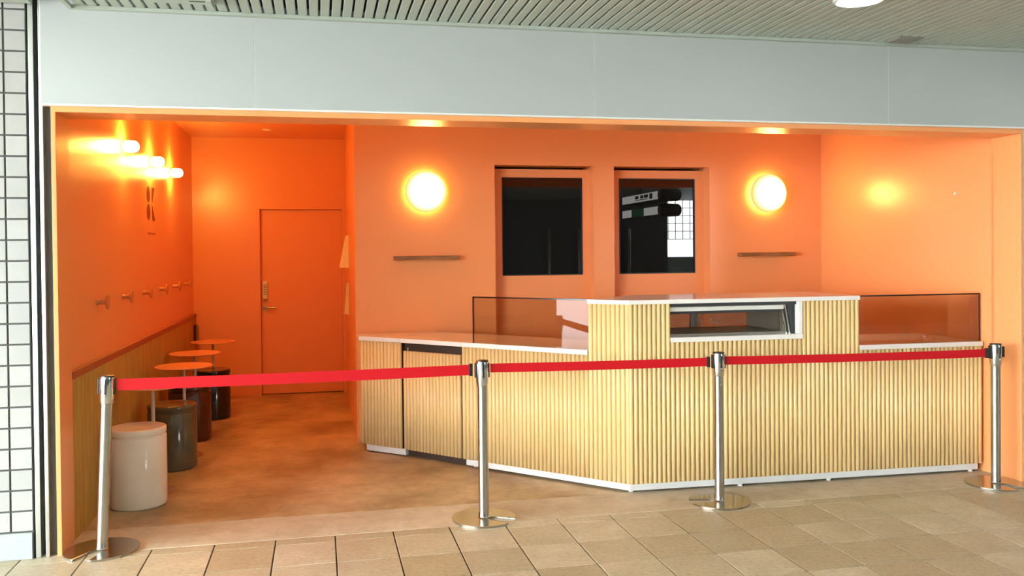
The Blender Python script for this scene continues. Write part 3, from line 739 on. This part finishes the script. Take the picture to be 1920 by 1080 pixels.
t = thing('wall_intercom', 'small dark upright handset holder on the wainscot in the far corner', 'intercom', (XL, 10.22, 0.62))
obj('case', box(XL + 0.0005, XL + 0.028, 10.16, 10.28, 0.62, 0.83, 0.008), 'ply', t)
obj('rim', tube([(XL + 0.032, 10.17, 0.66), (XL + 0.034, 10.17, 0.80), (XL + 0.036, 10.19, 0.825), (XL + 0.036, 10.25, 0.825), (XL + 0.034, 10.27, 0.80), (XL + 0.032, 10.27, 0.66)], 0.005, 8), 'orange_hook', t, smooth=True)

# ------------------------------------------------------------------ stools and side tables
def stool(loc, h, material, label):
    t = thing('drum_stool', label, 'stool', loc, 'ceramic drum stools along the nook wall')
    R = 0.175
    body = [(0, 0), (R - 0.012, 0.0), (R - 0.003, 0.008), (R, 0.03), (R, h - 0.058), (R - 0.003, h - 0.054), (R - 0.008, h - 0.052), (R - 0.008, h - 0.0435), (0, h - 0.0435)]
    lid = [(0, h - 0.043), (R - 0.008, h - 0.043), (R - 0.003, h - 0.0425), (R, h - 0.038), (R, h - 0.012), (R - 0.003, h - 0.004), (R - 0.010, h), (R - 0.014, h - 0.0005), (0, h - 0.001)]
    obj('body', lathe(body, n=56), material, t, world=False, smooth=True)
    obj('lid', lathe(lid, n=56), material, t, world=False, smooth=True)
stool((-1.150, 6.02, 0), 0.500, 'cer_white', 'cream white glazed drum stool nearest the stanchion')
stool((-1.095, 7.02, 0), 0.480, 'cer_green', 'green grey glazed drum stool behind the white one')
stool((-1.110, 8.05, 0), 0.475, 'cer_brown', 'dark brown glazed drum stool, third along the nook wall')
stool((-1.046, 9.08, 0), 0.475, 'cer_black', 'black glazed drum stool farthest into the nook')
def table(loc, label):
    t = thing('side_table', label, 'side table', loc, 'round side tables between the stools')
    obj('base', lathe([(0, 0), (0.135, 0), (0.138, 0.004), (0.132, 0.009), (0.02, 0.012), (0, 0.012)], n=36), 'tablebase', t, world=False, smooth=True)
    obj('pole', lathe([(0.0125, 0.012), (0.0125, 0.700), (0.03, 0.702), (0.03, 0.705)], n=18), 'pole', t, world=False, smooth=True)
    obj('table_top', lathe([(0, 0.705), (0.212, 0.705), (0.219, 0.708), (0.220, 0.713), (0.217, 0.717), (0, 0.718)], n=56), 'tabletop', t, world=False, smooth=True)
for (x, y), n in zip(((-1.112, 6.345), (-1.062, 7.40), (-1.105, 8.36), (-1.068, 9.42)), ('just behind the cream white stool', 'behind the green grey stool', 'behind the dark brown stool', 'behind the black stool in the far corner')):
    table((x, y, 0), 'thin orange round table on a slim pole, ' + n)

# ------------------------------------------------------------------ stanchions and belts
def base_disc(notch):
    """flat round foot with a stacking slot from the post to the rim"""
    R, hw, n = 0.19, 0.036, 72
    pts = []
    a0 = math.asin(hw * 1.25 / R)
    for i in range(n + 1):
        a = a0 + (2 * PI - 2 * a0) * i / n
        pts.append((R * math.cos(a), R * math.sin(a)))
    inner = []
    for k in range(9):
        a = -PI / 2 - PI * k / 8
        inner.append((0.062 + hw * math.cos(a), hw * math.sin(a)))
    pts += inner
    bm = prism(pts, 0.0, 0.012)
    top = [e for e in bm.edges if all(v.co.z > 0.011 for v in e.verts)]
    bmesh.ops.bevel(bm, geom=top, offset=0.005, segments=2, affect='EDGES', profile=0.6)
    bm.transform(Matrix.Rotation(notch, 4, 'Z'))
    return bm
def stanchion(x, y, notch, label, lean=0.0, right_clip=False):
    t = thing('stanchion', label, 'stanchion', (x, y, 0), 'belt barrier stanchions')
    obj('base', base_disc(notch), 'steel', t, world=False)
    def up(bm): 
        bm.transform(Matrix.Translation((0, 0, 0.012)) @ Matrix.Rotation(lean, 4, 'Y') @ Matrix.Translation((0, 0, -0.012))); return bm
    obj('post', up(lathe([(0.036, 0.0125), (0.031, 0.018), (0.0305, 0.022), (0.0305, 0.81)], n=36)), 'steel', t, world=False, smooth=True)
    hd = obj('head', up(lathe([(0.031, 0.795), (0.0345, 0.798), (0.0355, 0.806), (0.0375, 0.82), (0.0385, 0.93), (0.037, 0.938)], n=36)), 'chrome', t, world=False, smooth=True)
    obj('cap', up(lathe([(0.0365, 0.938), (0.036, 0.944), (0.030, 0.947), (0, 0.948)], n=36)), 'black', hd, world=False, smooth=True)
    obj('slot', up(box(-0.006, 0.006, -0.0405, -0.034, 0.835, 0.925, 0.001)), 'black', hd, world=False)
    obj('rivet', up(lathe([(0.006, 0.0), (0.006, 0.002), (0, 0.003)], (0, -0.0405, 0.842), 10, '-Y')), 'steel', hd, world=False)
    obj('belt_socket', up(box(0.030, 0.0415, -0.015, 0.018, 0.845, 0.932, 0.003)), 'black', hd, world=False)
    obj('belt_socket', up(box(-0.046, -0.030, -0.015, 0.015, 0.845, 0.932, 0.003)), 'black', hd, world=False)
    if right_clip: obj('belt_end', up(box(0.046, 0.064, -0.010, 0.010, 0.853, 0.925, 0.003)), 'black', hd, world=False)
    return t
S = [(-1.165, 5.118), (0.938, 5.178), (2.447, 5.165), (4.415, 5.100)]
stanchion(*S[0], math.radians(-112), 'leaning stainless stanchion by the tiled wall, ahead of the white stool', math.radians(2.5))
stanchion(*S[1], math.radians(-38), 'stainless stanchion before the gap between gate and slanted counter')
stanchion(*S[2], math.radians(172), 'stainless stanchion before the display opening of the counter')
stanchion(*S[3], math.radians(-75), 'stainless stanchion at the right jamb with free belt socket', 0, True)
def belt(p, q, sag, label, hgt=0.055):
    n = 24; bm = bmesh.new(); prev = None
    p, q = Vector(p), Vector(q); u = (q - p); u.z = 0; u.normalize(); nn = Vector((-u.y, u.x, 0)) * 0.0009
    rows = []
    for i in range(n + 1):
        t = i / n; c = p.lerp(q, t); c.z -= sag * 4 * t * (1 - t)
        h = Vector((0, 0, hgt / 2))
        rows.append([bm.verts.new(c + h - nn), bm.verts.new(c - h - nn), bm.verts.new(c - h + nn), bm.verts.new(c + h + nn)])
    for a, b in zip(rows, rows[1:]):
        for k in range(4): bm.faces.new((a[k], a[(k + 1) % 4], b[(k + 1) % 4], b[k]))
    bm.faces.new(rows[0][::-1]); bm.faces.new(rows[-1])
    b = thing('barrier_belt', label, 'belt', (p + q) / 2, 'red barrier belts')
    obj('webbing', bm, 'belt', b)
    e = q - u * 0.006
    ang = math.atan2(u.y, u.x)
    own = box(-0.012, 0.008, -0.008, 0.008, -hgt / 2 - 0.006, hgt / 2 + 0.006, 0.002); own.transform(Matrix.Translation(e) @ Matrix.Rotation(ang, 4, 'Z'))
    obj('end_clip', own, 'black', b)
belt((S[0][0] + 0.088, S[0][1], 0.892), (S[1][0] - 0.062, S[1][1], 0.892), 0.004, 'bright red barrier belt across the seating nook', 0.062)
belt((S[1][0] + 0.048, S[1][1], 0.898), (S[2][0] - 0.062, S[2][1], 0.887), 0.003, 'red barrier belt before the slanted counter corner', 0.054)
belt((S[2][0] + 0.048, S[2][1], 0.891), (S[3][0] - 0.062, S[3][1], 0.884), 0.005, 'red barrier belt before the right half of the counter', 0.053)
